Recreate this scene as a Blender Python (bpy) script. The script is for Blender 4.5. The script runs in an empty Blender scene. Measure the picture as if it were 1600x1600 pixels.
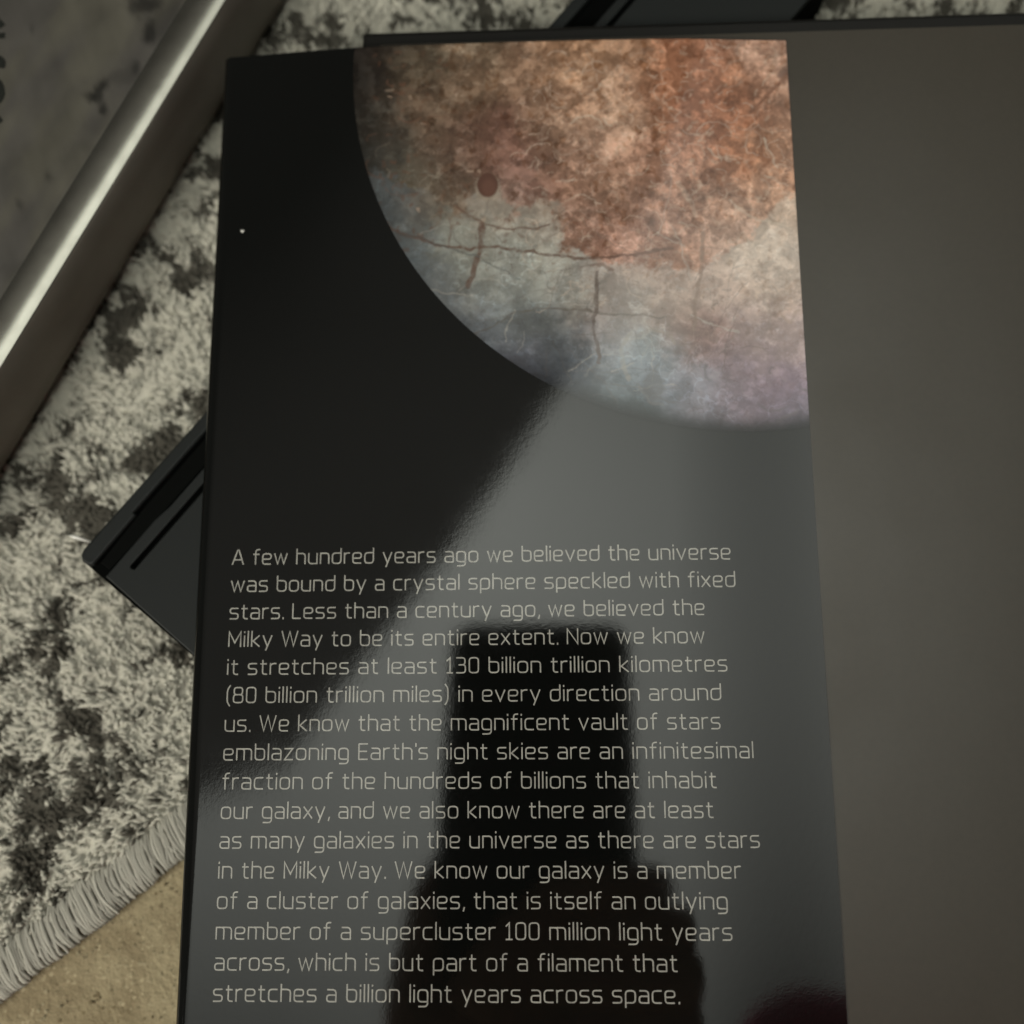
import bpy, bmesh, math
import numpy as np
from mathutils import Vector, Matrix

S = bpy.context.scene
COL = S.collection
MM = 0.001

# ------------------------------------------------------------------ camera
# phone camera held 18 cm above the jacket flap, looking almost straight down
CAM_H = 180.0 * MM
CAMB = [[0.9992814, -0.0, 0.0379038], [0.0063105, 0.9860435, -0.166368], [-0.0373748, 0.1664876, 0.985335]]
cam = bpy.data.cameras.new('phone_camera')
cam.sensor_fit = 'HORIZONTAL'
cam.sensor_width = 36.0
cam.lens = 36.0 * 1450.0 / 1600.0
cam.clip_start = 0.004
cam.clip_end = 50.0
cam.dof.use_dof = True
cam.dof.focus_distance = 0.1745
cam.dof.aperture_fstop = cam.lens / 4.8
cam_ob = bpy.data.objects.new('phone_camera', cam)
CW = Matrix(((CAMB[0][0], CAMB[0][1], CAMB[0][2], 0), (CAMB[1][0], CAMB[1][1], CAMB[1][2], 0),
             (CAMB[2][0], CAMB[2][1], CAMB[2][2], CAM_H), (0, 0, 0, 1)))
cam_ob.matrix_world = CW
COL.objects.link(cam_ob)
S.camera = cam_ob

# ------------------------------------------------------------------ light
world = bpy.data.worlds.new('World')
S.world = world
world.use_nodes = True
bg = world.node_tree.nodes['Background']
bg.inputs[0].default_value = (1.0, 0.96, 0.86, 1)
bg.inputs[1].default_value = 1.0
# dim room: the ceiling right above glows a little more than the walls
_t = world.node_tree
_tc = _t.nodes.new('ShaderNodeTexCoord'); _sx = _t.nodes.new('ShaderNodeSeparateXYZ')
_mr = _t.nodes.new('ShaderNodeMapRange'); _mr.interpolation_type = 'SMOOTHSTEP'
_mr.inputs[1].default_value = 0.82; _mr.inputs[2].default_value = 0.985; _mr.inputs[3].default_value = 0.06; _mr.inputs[4].default_value = 0.25
_t.links.new(_tc.outputs['Generated'], _sx.inputs[0]); _t.links.new(_sx.outputs['Z'], _mr.inputs[0])
_t.links.new(_mr.outputs[0], bg.inputs[1])

def area(name, centre, axis_down, xdir, sx, sy, power, color, spread=180.0):
    l = bpy.data.lights.new(name, 'AREA')
    l.shape = 'RECTANGLE'
    l.size, l.size_y = sx, sy
    l.energy = power
    l.color = color
    l.spread = math.radians(spread)
    o = bpy.data.objects.new(name, l)
    z = -Vector(axis_down).normalized()
    x = Vector(xdir)
    x = (x - z * x.dot(z)).normalized()
    y = z.cross(x)
    o.matrix_world = Matrix(((x.x, y.x, z.x, centre[0]), (x.y, y.y, z.y, centre[1]),
                             (x.z, y.z, z.z, centre[2]), (0, 0, 0, 1)))
    COL.objects.link(o)
    return o

# the soft lamp overhead whose straight edge shows as the diagonal in the glossy flap
N1 = Vector((0.812, -0.583, 0)); T1 = Vector((0.583, 0.812, 0))
c1 = N1 * 0.72 + Vector((0, 0, 1.5))
area('overhead_lamp', c1, (0.10, -0.155, -1.0), N1, 1.96, 2.6, 8.0, (0.965, 1.0, 0.91), 76.0)
# added soft fill from the lower left to raise brightness, no known source
area('side_fill', (-1.0, -0.95, 1.0), (1.0, 0.98, -1.0), (1, -1, 0), 0.6, 0.5, 22.0, (1.0, 0.965, 0.86))

S.view_settings.view_transform = 'Standard'
S.view_settings.look = 'None'
S.view_settings.exposure = 0.0
S.view_settings.gamma = 1.0
S.view_settings.use_curve_mapping = False

# ------------------------------------------------------------------ helpers
def tag(o, label=None, cat=None, group=None, kind=None):
    if label: o['label'] = label
    if cat: o['category'] = cat
    if group: o['group'] = group
    if kind: o['kind'] = kind
    return o

def empty(name, loc=(0, 0, 0), rz=0.0):
    o = bpy.data.objects.new(name, None)
    o.empty_display_size = 0.02
    o.location = loc
    o.rotation_euler = (0, 0, rz)
    COL.objects.link(o)
    return o

def link(name, me, mat=None, parent=None, smooth=False):
    if mat: me.materials.append(mat)
    if smooth:
        me.polygons.foreach_set('use_smooth', np.ones(len(me.polygons), dtype=bool))
    o = bpy.data.objects.new(name, me)
    COL.objects.link(o)
    if parent: o.parent = parent
    return o

def mesh_np(name, verts, faces, cols=None):
    """verts (n,3) in metres, faces (m,k) index array with one k."""
    verts = np.asarray(verts, np.float32); faces = np.asarray(faces, np.int32)
    me = bpy.data.meshes.new(name)
    k = faces.shape[1]
    me.vertices.add(len(verts)); me.vertices.foreach_set('co', verts.ravel())
    me.loops.add(faces.size); me.loops.foreach_set('vertex_index', faces.ravel())
    me.polygons.add(len(faces))
    me.polygons.foreach_set('loop_start', np.arange(0, faces.size, k, dtype=np.int32))
    me.update(calc_edges=True)
    if cols is not None:
        a = me.color_attributes.new('Col', 'FLOAT_COLOR', 'POINT')
        c = np.ones((len(verts), 4), np.float32); c[:, :3] = cols
        a.data.foreach_set('color', c.ravel())
    me.validate()
    return me

def grid_faces(nr, nc):
    i = np.arange(nr - 1)[:, None] * nc + np.arange(nc - 1)[None, :]
    i = i.ravel()
    return np.stack([i, i + 1, i + nc + 1, i + nc], 1)

def bm_obj(name, bm, mat, parent=None, smooth=False):
    me = bpy.data.meshes.new(name)
    bmesh.ops.recalc_face_normals(bm, faces=bm.faces)
    bm.to_mesh(me); bm.free()
    return link(name, me, mat, parent, smooth)

def prism(bm, pts, z0, z1, bev=0.0, seg=3):
    """closed outline (mm) extruded from z0 to z1 (mm), top edge rounded by bev."""
    lo = [bm.verts.new((x * MM, y * MM, z0 * MM)) for x, y in pts]
    hi = [bm.verts.new((x * MM, y * MM, z1 * MM)) for x, y in pts]
    n = len(pts)
    bm.faces.new(lo[::-1]); top = bm.faces.new(hi)
    for i in range(n):
        bm.faces.new((lo[i], lo[(i + 1) % n], hi[(i + 1) % n], hi[i]))
    if bev > 0:
        bm.normal_update()
        bmesh.ops.bevel(bm, geom=list(top.edges), offset=bev * MM, segments=seg, affect='EDGES', profile=0.5)

def rounded(pts, r, seg=5):
    """round the corners of a closed outline."""
    out = []
    n = len(pts)
    for i in range(n):
        p0, p1, p2 = (np.array(pts[(i + k) % n], float) for k in (-1, 0, 1))
        a = p1 + (p0 - p1) / np.linalg.norm(p0 - p1) * r
        b = p1 + (p2 - p1) / np.linalg.norm(p2 - p1) * r
        for t in np.linspace(0, 1, seg):
            out.append(tuple((1 - t) ** 2 * a + 2 * t * (1 - t) * p1 + t * t * b))
    return out

def sstep(a, b, x):
    t = np.clip((np.asarray(x, float) - a) / (b - a), 0, 1)
    return t * t * (3 - 2 * t)

def vnoise(x, y, seed=0):
    """value noise on the integer lattice, 0..1"""
    xi = np.floor(x).astype(np.int64); yi = np.floor(y).astype(np.int64)
    fx = x - xi; fy = y - yi
    fx = fx * fx * (3 - 2 * fx); fy = fy * fy * (3 - 2 * fy)
    def h(a, b):
        n = (a * 374761393 + b * 668265263 + seed * 1442695041) & 0xFFFFFFFF
        n = ((n ^ (n >> 13)) * 1274126177) & 0xFFFFFFFF
        n = n ^ (n >> 16)
        return (n & 0xFFFF) / 65535.0
    return ((h(xi, yi) * (1 - fx) + h(xi + 1, yi) * fx) * (1 - fy)
            + (h(xi, yi + 1) * (1 - fx) + h(xi + 1, yi + 1) * fx) * fy)

def fbm(x, y, octs=4, seed=0, gain=0.5):
    s = 0.0; a = 1.0; t = 0.0
    for k in range(octs):
        ca, sa = math.cos(0.6 * k + .3), math.sin(0.6 * k + .3)
        s = s + a * vnoise((x * ca - y * sa) * 2 ** k + 17.3 * k, (x * sa + y * ca) * 2 ** k - 9.1 * k, seed + k * 31)
        t += a; a *= gain
    return s / t

def lin(c):
    c = np.asarray(c, float) / 255.0
    return np.where(c <= 0.04045, c / 12.92, ((c + 0.055) / 1.055) ** 2.4)

# ------------------------------------------------------------------ materials
def mat(name, color=(0.5, 0.5, 0.5), rough=0.5, spec=0.5, metal=0.0, attr=None, fuzz=0.0, bump=None, noise_rough=None, mix=None, ior=1.5, sheen=0.0):
    m = bpy.data.materials.new(name)
    m.use_nodes = True
    nt = m.node_tree
    b = nt.nodes['Principled BSDF']
    b.inputs['Base Color'].default_value = (*color, 1)
    b.inputs['Roughness'].default_value = rough
    b.inputs['Specular IOR Level'].default_value = spec
    b.inputs['IOR'].default_value = ior
    b.inputs['Metallic'].default_value = metal
    if sheen: b.inputs['Sheen Weight'].default_value = sheen
    tc = nt.nodes.new('ShaderNodeTexCoord')
    src = None
    if attr:
        a = nt.nodes.new('ShaderNodeVertexColor'); a.layer_name = attr
        src = a.outputs['Color']
    if mix:                                         # (other colour, scale, detail, low, high)
        n = nt.nodes.new('ShaderNodeTexNoise'); n.inputs['Scale'].default_value = mix[1]; n.inputs['Detail'].default_value = mix[2]
        nt.links.new(tc.outputs['Object'], n.inputs['Vector'])
        r = nt.nodes.new('ShaderNodeMapRange'); r.inputs[1].default_value = mix[3]; r.inputs[2].default_value = mix[4]
        nt.links.new(n.outputs['Fac'], r.inputs[0])
        x = nt.nodes.new('ShaderNodeMix'); x.data_type = 'RGBA'
        nt.links.new(r.outputs[0], x.inputs[0])
        if src: nt.links.new(src, x.inputs[6])
        else: x.inputs[6].default_value = (*color, 1)
        x.inputs[7].default_value = (*mix[0], 1)
        src = x.outputs[2]
    if src: nt.links.new(src, b.inputs['Base Color'])
    if bump:                                        # list of (scale, strength, distance)
        prev = None
        for sc, st, di in bump:
            n = nt.nodes.new('ShaderNodeTexNoise'); n.inputs['Scale'].default_value = sc; n.inputs['Detail'].default_value = 2.0
            nt.links.new(tc.outputs['Object'], n.inputs['Vector'])
            bp = nt.nodes.new('ShaderNodeBump'); bp.inputs['Strength'].default_value = st; bp.inputs['Distance'].default_value = di
            nt.links.new(n.outputs['Fac'], bp.inputs['Height'])
            if prev: nt.links.new(prev, bp.inputs['Normal'])
            prev = bp.outputs['Normal']
        nt.links.new(prev, b.inputs['Normal'])
    if fuzz:                                        # yarn: shading normal drawn towards the pile's own up direction
        ge = nt.nodes.new('ShaderNodeNewGeometry')
        sc = nt.nodes.new('ShaderNodeVectorMath'); sc.operation = 'SCALE'; sc.inputs['Scale'].default_value = 1 - fuzz
        nt.links.new(prev if bump else ge.outputs['Normal'], sc.inputs[0])
        ad = nt.nodes.new('ShaderNodeVectorMath'); ad.operation = 'ADD'; ad.inputs[1].default_value = (0, 0, fuzz)
        nt.links.new(sc.outputs[0], ad.inputs[0])
        no = nt.nodes.new('ShaderNodeVectorMath'); no.operation = 'NORMALIZE'
        nt.links.new(ad.outputs[0], no.inputs[0]); nt.links.new(no.outputs[0], b.inputs['Normal'])
    if noise_rough:                                 # (scale, low, high)
        n = nt.nodes.new('ShaderNodeTexNoise'); n.inputs['Scale'].default_value = noise_rough[0]; n.inputs['Detail'].default_value = 4.0
        nt.links.new(tc.outputs['Object'], n.inputs['Vector'])
        r = nt.nodes.new('ShaderNodeMapRange'); r.inputs[1].default_value = 0.35; r.inputs[2].default_value = 0.65
        r.inputs[3].default_value = noise_rough[1]; r.inputs[4].default_value = noise_rough[2]
        nt.links.new(n.outputs['Fac'], r.inputs[0]); nt.links.new(r.outputs[0], b.inputs['Roughness'])
    return m

GLOSS_BUMP = [(900.0, 0.30, 0.000012), (3000.0, 0.45, 0.000005)]
M_JACKET = mat('jacket_black', (0.0042, 0.0046, 0.0042), 0.055, 0.5, bump=GLOSS_BUMP, noise_rough=(90, 0.045, 0.07))
M_JACKET_IN = mat('jacket_inside', (0.30, 0.29, 0.27), 0.6)
M_MOON = mat('jacket_picture', rough=0.055, attr='Col', bump=GLOSS_BUMP, noise_rough=(90, 0.045, 0.07))
M_INK = mat('jacket_letter_ink', (0.45, 0.445, 0.40), 0.06, 0.5, bump=GLOSS_BUMP, mix=((0.34, 0.335, 0.305), 500, 2, .35, .65))
M_BOARD = mat('cover_cloth', (0.009, 0.0085, 0.0075), 0.42, 0.3, bump=[(2500, .25, .00004)])
M_ENDPAPER = mat('endpaper_grey', (0.047, 0.0395, 0.0285), 0.33, 0.56, bump=[(1800, .15, .00004), (120, .07, .0004)], noise_rough=(30, .29, .37), mix=((0.0435, 0.0365, 0.0265), 700, 4, .35, .65))
M_PAGES = mat('page_edges', (0.55, 0.52, 0.44), 0.8)
M_CASE = mat('case_slate', (0.0125, 0.0145, 0.0142), 0.5, 0.25, bump=[(3000, .2, .00003)])
M_GROOVE = mat('case_groove', (0.0015, 0.0018, 0.0016), 0.8, 0.04)
M_SLATE_DARK = mat('case_insert', (0.0022, 0.0026, 0.0023), 0.8, 0.06)
M_GREY = mat('grey_cover_print', rough=0.45, attr='Col', spec=0.4, bump=[(1500, .2, .00004)])
M_PALE = mat('pale_laminate', (0.33, 0.322, 0.28), 0.19, 0.5, 0.95, bump=[(1200, .15, .00003)], mix=((0.28, 0.272, 0.236), 160, 3, .4, .65))
M_SIDE = mat('brown_cloth', (0.205, 0.188, 0.160), 0.6, 0.3, mix=((0.28, 0.26, 0.222), 45, 4, .35, .7), bump=[(2200, .3, .00008)])
M_LETTER = mat('dark_cover_ink', (0.010, 0.012, 0.009), 0.5)
M_RUG = mat('rug_yarn', rough=0.95, attr='Col', spec=0.08, fuzz=0.62)
M_RUGBASE = mat('rug_backing', (0.30, 0.285, 0.235), 0.95, 0.1, mix=((0.14, 0.13, 0.105), 120, 4, .45, .6), bump=[(900, .6, .001)])
M_BIND = mat('rug_binding_yarn', rough=0.9, attr='Col', spec=0.1, fuzz=0.35, bump=[(2500, .4, .00015)])
M_CARPET = mat('carpet_yarn', rough=0.95, attr='Col', spec=0.05, fuzz=0.7)
M_CARPETBASE = mat('carpet_base', (0.35, 0.295, 0.185), 0.95, 0.05, mix=((0.26, 0.212, 0.13), 90, 4, .4, .6), bump=[(700, .6, .001)])
M_HAIR = mat('white_fibre', (0.85, 0.84, 0.78), 0.3, 0.6)
M_PHONE = mat('phone_black', (0.004, 0.004, 0.004), 0.30, 0.4)
M_LENS = mat('lens_glass', (0.004, 0.004, 0.005), 0.05, 0.5)
M_SKIN = mat('skin', (0.64, 0.42, 0.34), 0.5, 0.4, mix=((0.56, 0.33, 0.26), 60, 3, .4, .6))
M_TOP = mat('black_knit', (0.008, 0.008, 0.008), 0.9, 0.2, bump=[(800, .4, .0004)])
M_PINK = mat('crimson_cotton', (0.95, 0.12, 0.32), 0.85, 0.2, bump=[(900, .3, .0003)])
M_BROWNHAIR = mat('dark_hair', (0.02, 0.014, 0.01), 0.5)

# ------------------------------------------------------------------ setting: carpet, rug
ZRUG = -18.0           # tips of the rug pile (mm)
ZCARPET = -25.0

# edge of the rug: the bound edge runs along direction ED, the rug lies on the EN side
EP = np.array([-93.5, -46.8]); ED = np.array([0.784, 0.621]); EN = np.array([-0.621, 0.784])

bm = bmesh.new()
bmesh.ops.create_grid(bm, x_segments=2, y_segments=2, size=1.6)
for v in bm.verts: v.co.z = (ZCARPET - 1.5) * MM
floor = bm_obj('floor', bm, M_CARPETBASE)
tag(floor, kind='structure')

def tufts(name, pts, zbase, length, rad, lean, leanx, leany, cols, matl, parent, seed, rings=3, sides=4, clump=0.0):
    """short bent yarn ends, one mesh"""
    rng = np.random.default_rng(seed)
    n = len(pts)
    L = length * rng.uniform(0.75, 1.2, n)
    if clump: L = L * (1 - clump / 2 + clump * fbm(pts[:, 0] / 2.3, pts[:, 1] / 2.3, 2, 61)) + clump * 1.0
    R = rad * rng.uniform(0.7, 1.25, n)
    ph = rng.uniform(0, 2 * np.pi, n)
    lx = (leanx + rng.normal(0, 0.6, n)) * lean; ly = (leany + rng.normal(0, 0.6, n)) * lean
    V = []; C = []
    a = np.arange(sides) / sides * 2 * np.pi
    prof = [1.0, 1.0, 0.92] if rings == 3 else [1.0, 0.95]
    for k in range(rings):
        t = k / rings * 1.0
        cx_ = pts[:, 0] + lx * L * t ** 1.6; cy_ = pts[:, 1] + ly * L * t ** 1.6
        cz_ = zbase + L * t * (1 - .25 * t)
        ring = np.stack([cx_[:, None] + R[:, None] * prof[k] * np.cos(a + ph[:, None]),
                         cy_[:, None] + R[:, None] * prof[k] * np.sin(a + ph[:, None]),
                         np.repeat(cz_[:, None], sides, 1)], 2)
        V.append(ring)
    tip = np.stack([pts[:, 0] + lx * L, pts[:, 1] + ly * L, zbase + L * .8], 1)[:, None, :]
    V = np.concatenate(V + [tip], 1)
    m = rings * sides + 1
    f = []
    for k in range(rings - 1):
        for j in range(sides):
            f.append((k * sides + j, k * sides + (j + 1) % sides, (k + 1) * sides + (j + 1) % sides, (k + 1) * sides + j))
    k = rings - 1
    for j in range(sides):
        f.append((k * sides + j, k * sides + (j + 1) % sides, rings * sides, rings * sides))
    quads = np.array([q for q in f if q[2] != q[3]]); tris = np.array([q[:3] for q in f if q[2] == q[3]])
    # all as triangles
    tq = np.concatenate([quads[:, [0, 1, 2]], quads[:, [0, 2, 3]], tris])
    F = (tq[None] + (np.arange(n) * m)[:, None, None]).reshape(-1, 3)
    cc = np.repeat(cols[:, None, :], m, 1).reshape(-1, 3)
    me = mesh_np(name, V.reshape(-1, 3) * MM, F, cc)
    return link(name, me, matl, parent, True)

def poly_mask(p, poly):
    x, y = p[:, 0], p[:, 1]
    ins = np.zeros(len(p), bool)
    n = len(poly)
    for i in range(n):
        x0, y0 = poly[i]; x1, y1 = poly[(i + 1) % n]
        c = (y0 > y) != (y1 > y)
        xx = (x1 - x0) * (y - y0) / (y1 - y0 + 1e-12) + x0
        ins ^= c & (x < xx)
    return ins

GC = np.array([-112.9, 59.87]); GD = np.array([0.449, 0.8935]); GN = np.array([0.8935, -0.449])   # grey book: crease line and outward side
CC = np.array([-96.3, 21.9]); CU = np.array([0.631, 0.776]); CV = np.array([0.776, -0.631])   # slate case: corner and axes

def hidden(p):
    g = (p - GC)
    gd, gn = g @ GD, g @ GN
    inbook = (gn < -3) & (gn > -185) & (gd > -165) & (gd < 145)
    c = p - CC
    cu, cv = c @ CU, c @ CV
    incase = (cu > 3) & (cu < 205) & (cv > 3) & (cv < 38)
    inopen = (p[:, 0] > -60) & (p[:, 1] < 128) & (p[:, 1] > -140)
    return inbook | incase | inopen

def scatter(x0, x1, y0, y1, step, seed):
    rng = np.random.default_rng(seed)
    gx, gy = np.meshgrid(np.arange(x0, x1, step), np.arange(y0, y1, step))
    p = np.stack([gx.ravel(), gy.ravel()], 1)
    return p + rng.uniform(-.55, .55, p.shape) * step

def rug_tone(p):
    """woven mottling of the rug: 0 dark brown .. 1 off-white"""
    x, y = p[:, 0], p[:, 1]
    wx = x + 6 * (fbm(x / 9, y / 9, 2, 5) - .5); wy = y + 6 * (fbm(x / 9, y / 9, 2, 6) - .5)
    a = fbm(wx / 15.0, wy / 15.0, 3, 11, .6)
    b = fbm(wx / 3.6, wy / 3.6, 4, 23, .68)
    v = 0.42 * a + 0.58 * b
    for bx, by, rx, ry, am in RUG_BLOTCH:
        v = v + am * np.exp(-(((wx - bx) / rx) ** 2 + ((wy - by) / ry) ** 2))
    return v
RUG_BLOTCH = []
for q in [(-90.11, 95.2, 3.81, 2.72, -0.1), (-93.55, 80.9, 4.08, 2.99, -0.13), (-96.5, 70.99, 4.62, 3.54, -0.15), (-81.62, 68.62, 4.08, 6.8, 0.1), (-99.42, 52.3, 5.44, 5.44, 0.1), (-81.23, 85.42, 3.26, 5.44, 0.08), (-112.74, 38.47, 2.45, 1.9, -0.14), (-100.76, 33.43, 4.08, 6.53, -0.15), (-90.87, 44.96, 4.9, 3.54, -0.15), (-86.13, 49.32, 2.99, 2.18, -0.16), (-96.85, 56.73, 2.18, 2.72, -0.08), (-104.48, 18.59, 5.71, 2.99, -0.14), (-110.5, 14.39, 2.99, 4.08, -0.1), (-98.45, 22.8, 3.54, 2.45, -0.12), (-114.09, 7.47, 3.54, 2.45, -0.1), (-112.75, -20.7, 4.62, 5.71, -0.15), (-101.5, -30.95, 5.44, 2.99, -0.14), (-88.35, -33.99, 3.26, 2.18, -0.15), (-109.68, -38.08, 3.26, 5.98, -0.12), (-97.07, -27.04, 2.45, 1.9, -0.14), (-96.58, -16.6, 1.63, 1.63, -0.12), (-83.87, -11.88, 1.63, 2.45, -0.12), (-75.43, -25.51, 2.18, 1.9, -0.12), (-113.62, 47.94, 5.44, 5.44, 0.08), (-116.35, 23.47, 4.08, 5.44, 0.12), (-111.06, -9.44, 5.44, 5.44, 0.12), (-103.29, -18.64, 4.62, 4.08, 0.1), (-81.08, -22.33, 5.44, 5.44, 0.1), (-89.2, -5.27, 5.44, 5.44, 0.1), (-105.67, -51.83, 6.8, 5.44, 0.12), (-92.93, -44.16, 4.08, 2.18, 0.1), (-65.1, 148.47, 2.99, 3.26, -0.12), (-53.74, 154.19, 5.44, 2.18, -0.14), (-54.25, 147.9, 2.45, 1.9, -0.08), (-32.91, 154.92, 5.98, 2.45, -0.13), (-42.74, 148.84, 1.63, 2.45, -0.1), (-58.75, 144.94, 2.18, 1.36, 0.1), (-40.64, 155.78, 3.54, 2.72, 0.1), (-23.68, 154.36, 5.44, 2.18, -0.05), (-8.38, 154.02, 5.44, 2.72, 0.06), (93.38, 151.7, 3.26, 1.36, -0.1), (108.12, 152.7, 4.08, 1.63, -0.12), (74.34, 154.15, 5.44, 1.63, 0.1), (-101.23, 5.48, 5.44, 4.08, 0.08), (-109.83, 62.76, 2.72, 3.26, 0.08)]:
    RUG_BLOTCH.append(q)

rug = empty('rug', (0, 0, 0))
tag(rug, 'cream and dark brown mottled short pile rug with a whipped edge under the books', 'rug')
# backing sheet, dyed like the pile that stands on it
def rug_colour(p, seed):
    rng = np.random.default_rng(seed)
    tone = rug_tone(p) + rng.normal(0, .016, len(p))
    f = sstep(0.445, 0.510, tone)
    white = np.array([0.545, 0.525, 0.448]); dark = np.array([0.085, 0.079, 0.065])
    c = dark[None] * (1 - f[:, None]) + white[None] * f[:, None]
    g = fbm(p[:, 0] / 2.4, p[:, 1] / 2.4, 2, 77)
    return c * (0.82 + 0.36 * g[:, None])
us = np.concatenate([np.linspace(-700, -260, 30)[:-1], np.arange(-260, 330, 1.3), np.linspace(330, 700, 30)[1:]])
vs_ = np.concatenate([np.arange(-1.0, 300, 1.3), np.linspace(302, 1400, 40)])
UU, VV = np.meshgrid(us, vs_)
bp_ = EP[None] + UU.ravel()[:, None] * ED[None] + VV.ravel()[:, None] * EN[None]
zz = ZRUG - 3.0 + .8 * (fbm(bp_[:, 0] / 2.0, bp_[:, 1] / 2.0, 2, 19) - .5) - 2.2 * (1 - sstep(0, 6, VV.ravel()))
me = mesh_np('rug_backing', np.column_stack([bp_, zz]) * MM, grid_faces(len(vs_), len(us)), rug_colour(bp_, 31))
link('rug_backing', me, M_RUG, rug, True)
bm = bmesh.new(); prism(bm, [tuple(EP + ED * a + EN * b) for a, b in ((-700, 0), (700, 0), (700, 1400), (-700, 1400))], ZCARPET - 1.4, ZRUG - 6.0)
bm_obj('underlay', bm, M_RUGBASE, rug)
p = scatter(-200, 160, -100, 215, 0.74, 3)
p = p[((p - EP) @ EN > 4.0) & ~hidden(p)]
rng = np.random.default_rng(8)
cols = rug_colour(p, 8) * rng.uniform(.94, 1.06, (len(p), 1))
flow = 2 * np.pi * (0.33 + .9 * (fbm(p[:, 0] / 16, p[:, 1] / 16, 3, 41) - .5) + 1.1 * (fbm(p[:, 0] / 2.6, p[:, 1] / 2.6, 2, 43) - .5))
tufts('pile', p, ZRUG - 5.6, 4.3, 0.66, 0.24, np.cos(flow), np.sin(flow), cols, M_RUG, rug, 9, rings=3, clump=.70)

# whipped binding: slanting turns of yarn round the rug's edge
def binding():
    V = []; F = []; C = []
    rng = np.random.default_rng(4)
    step = 0.40; nseg = 11; ns = 5
    n = int(420 / step)
    base = 0
    for i in range(n):
        s = -190 + i * step + rng.normal(0, .12)
        R = 5.1 + rng.normal(0, .13) + .22 * math.sin(i * .23) + .2 * math.sin(i * .071); r = 0.37 * rng.uniform(.8, 1.25)
        slant = 3.0 + rng.normal(0, .4) + .9 * math.sin(i * .09)
        col = np.array([0.46, 0.445, 0.385]) * rng.uniform(.80, 1.08) * (.92 + .14 * math.sin(i * .9))
        wob = rng.normal(0, .35)
        for k in range(nseg + 1):
            th = -0.35 + (math.pi + 0.7) * k / nseg
            ct, st = math.cos(th), math.sin(th)
            off = slant * (k / nseg - .5) + wob * math.sin(3 * th)
            cen = EP[:, ] + ED * (s + off) + EN * (R * -ct)
            z = ZRUG - 5.0 + R * st * 0.62
            for j in range(ns):
                a = j / ns * 2 * math.pi
                rad = r * math.cos(a); al = r * 1.0 * math.sin(a)
                q = cen + EN * (-ct * rad) + ED * al
                V.append((q[0], q[1], z + st * rad)); C.append(col)
        for k in range(nseg):
            for j in range(ns):
                F.append((base + k * ns + j, base + k * ns + (j + 1) % ns, base + (k + 1) * ns + (j + 1) % ns, base + (k + 1) * ns + j))
        base += (nseg + 1) * ns
    me = mesh_np('edge_binding', np.array(V) * MM, np.array(F), np.array(C))
    return link('edge_binding', me, M_BIND, rug, True)
binding()

# carpet beyond the rug
cp = scatter(-240, 40, -190, 60, 0.95, 12)
dE = (cp - EP) @ EN
cp = cp[(dE < -3.5) & ~hidden(cp)]
rng = np.random.default_rng(15)
t = 0.55 * fbm(cp[:, 0] / 14, cp[:, 1] / 14, 3, 90) + .45 * fbm(cp[:, 0] / 3.5, cp[:, 1] / 3.5, 3, 91)
t = sstep(.40, .60, t)
cc = (np.array([0.215, 0.172, 0.102])[None] * (1 - t[:, None]) + np.array([0.40, 0.34, 0.22])[None] * t[:, None]) * rng.uniform(.92, 1.07, (len(cp), 1))
fl = 2 * np.pi * fbm(cp[:, 0] / 8, cp[:, 1] / 8, 2, 93) * 1.3
carpet = tufts('carpet', cp, ZCARPET - 3.4, 2.4, 0.95, 0.5, np.cos(fl), np.sin(fl), cc, M_CARPET, None, 16)
tag(carpet, kind='structure')

# ------------------------------------------------------------------ grey book at the left
gb = empty('grey_book', (0, 0, 0))
tag(gb, 'thick grey book with smudged dark marks, pale rounded edge and brown spine', 'book')
def gpt(d, n_, z):
    q = GC + GD * d + GN * n_
    return (q[0] * MM, q[1] * MM, z * MM)
G0, G1, GW = -170.0, 150.0, 190.0
nd = np.linspace(G0, G1, 380); nn = np.linspace(-GW, -6.9, 230)
DD, NN = np.meshgrid(nd, nn, indexing='ij')
X = GC[0] + GD[0] * DD + GN[0] * NN; Y = GC[1] + GD[1] * DD + GN[1] * NN
pp = np.stack([X, Y], -1)
va = fbm(DD / 26, NN / 9, 4, 51); vb = fbm(DD / 7, NN / 5, 4, 52); 
base = np.array([0.098, 0.092, 0.074]); alt = np.array([0.078, 0.073, 0.066])
w_ = sstep(.35, .65, va)[..., None]
gcol = (base * w_ + alt * (1 - w_)) * (0.72 + .56 * vb[..., None])
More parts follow.
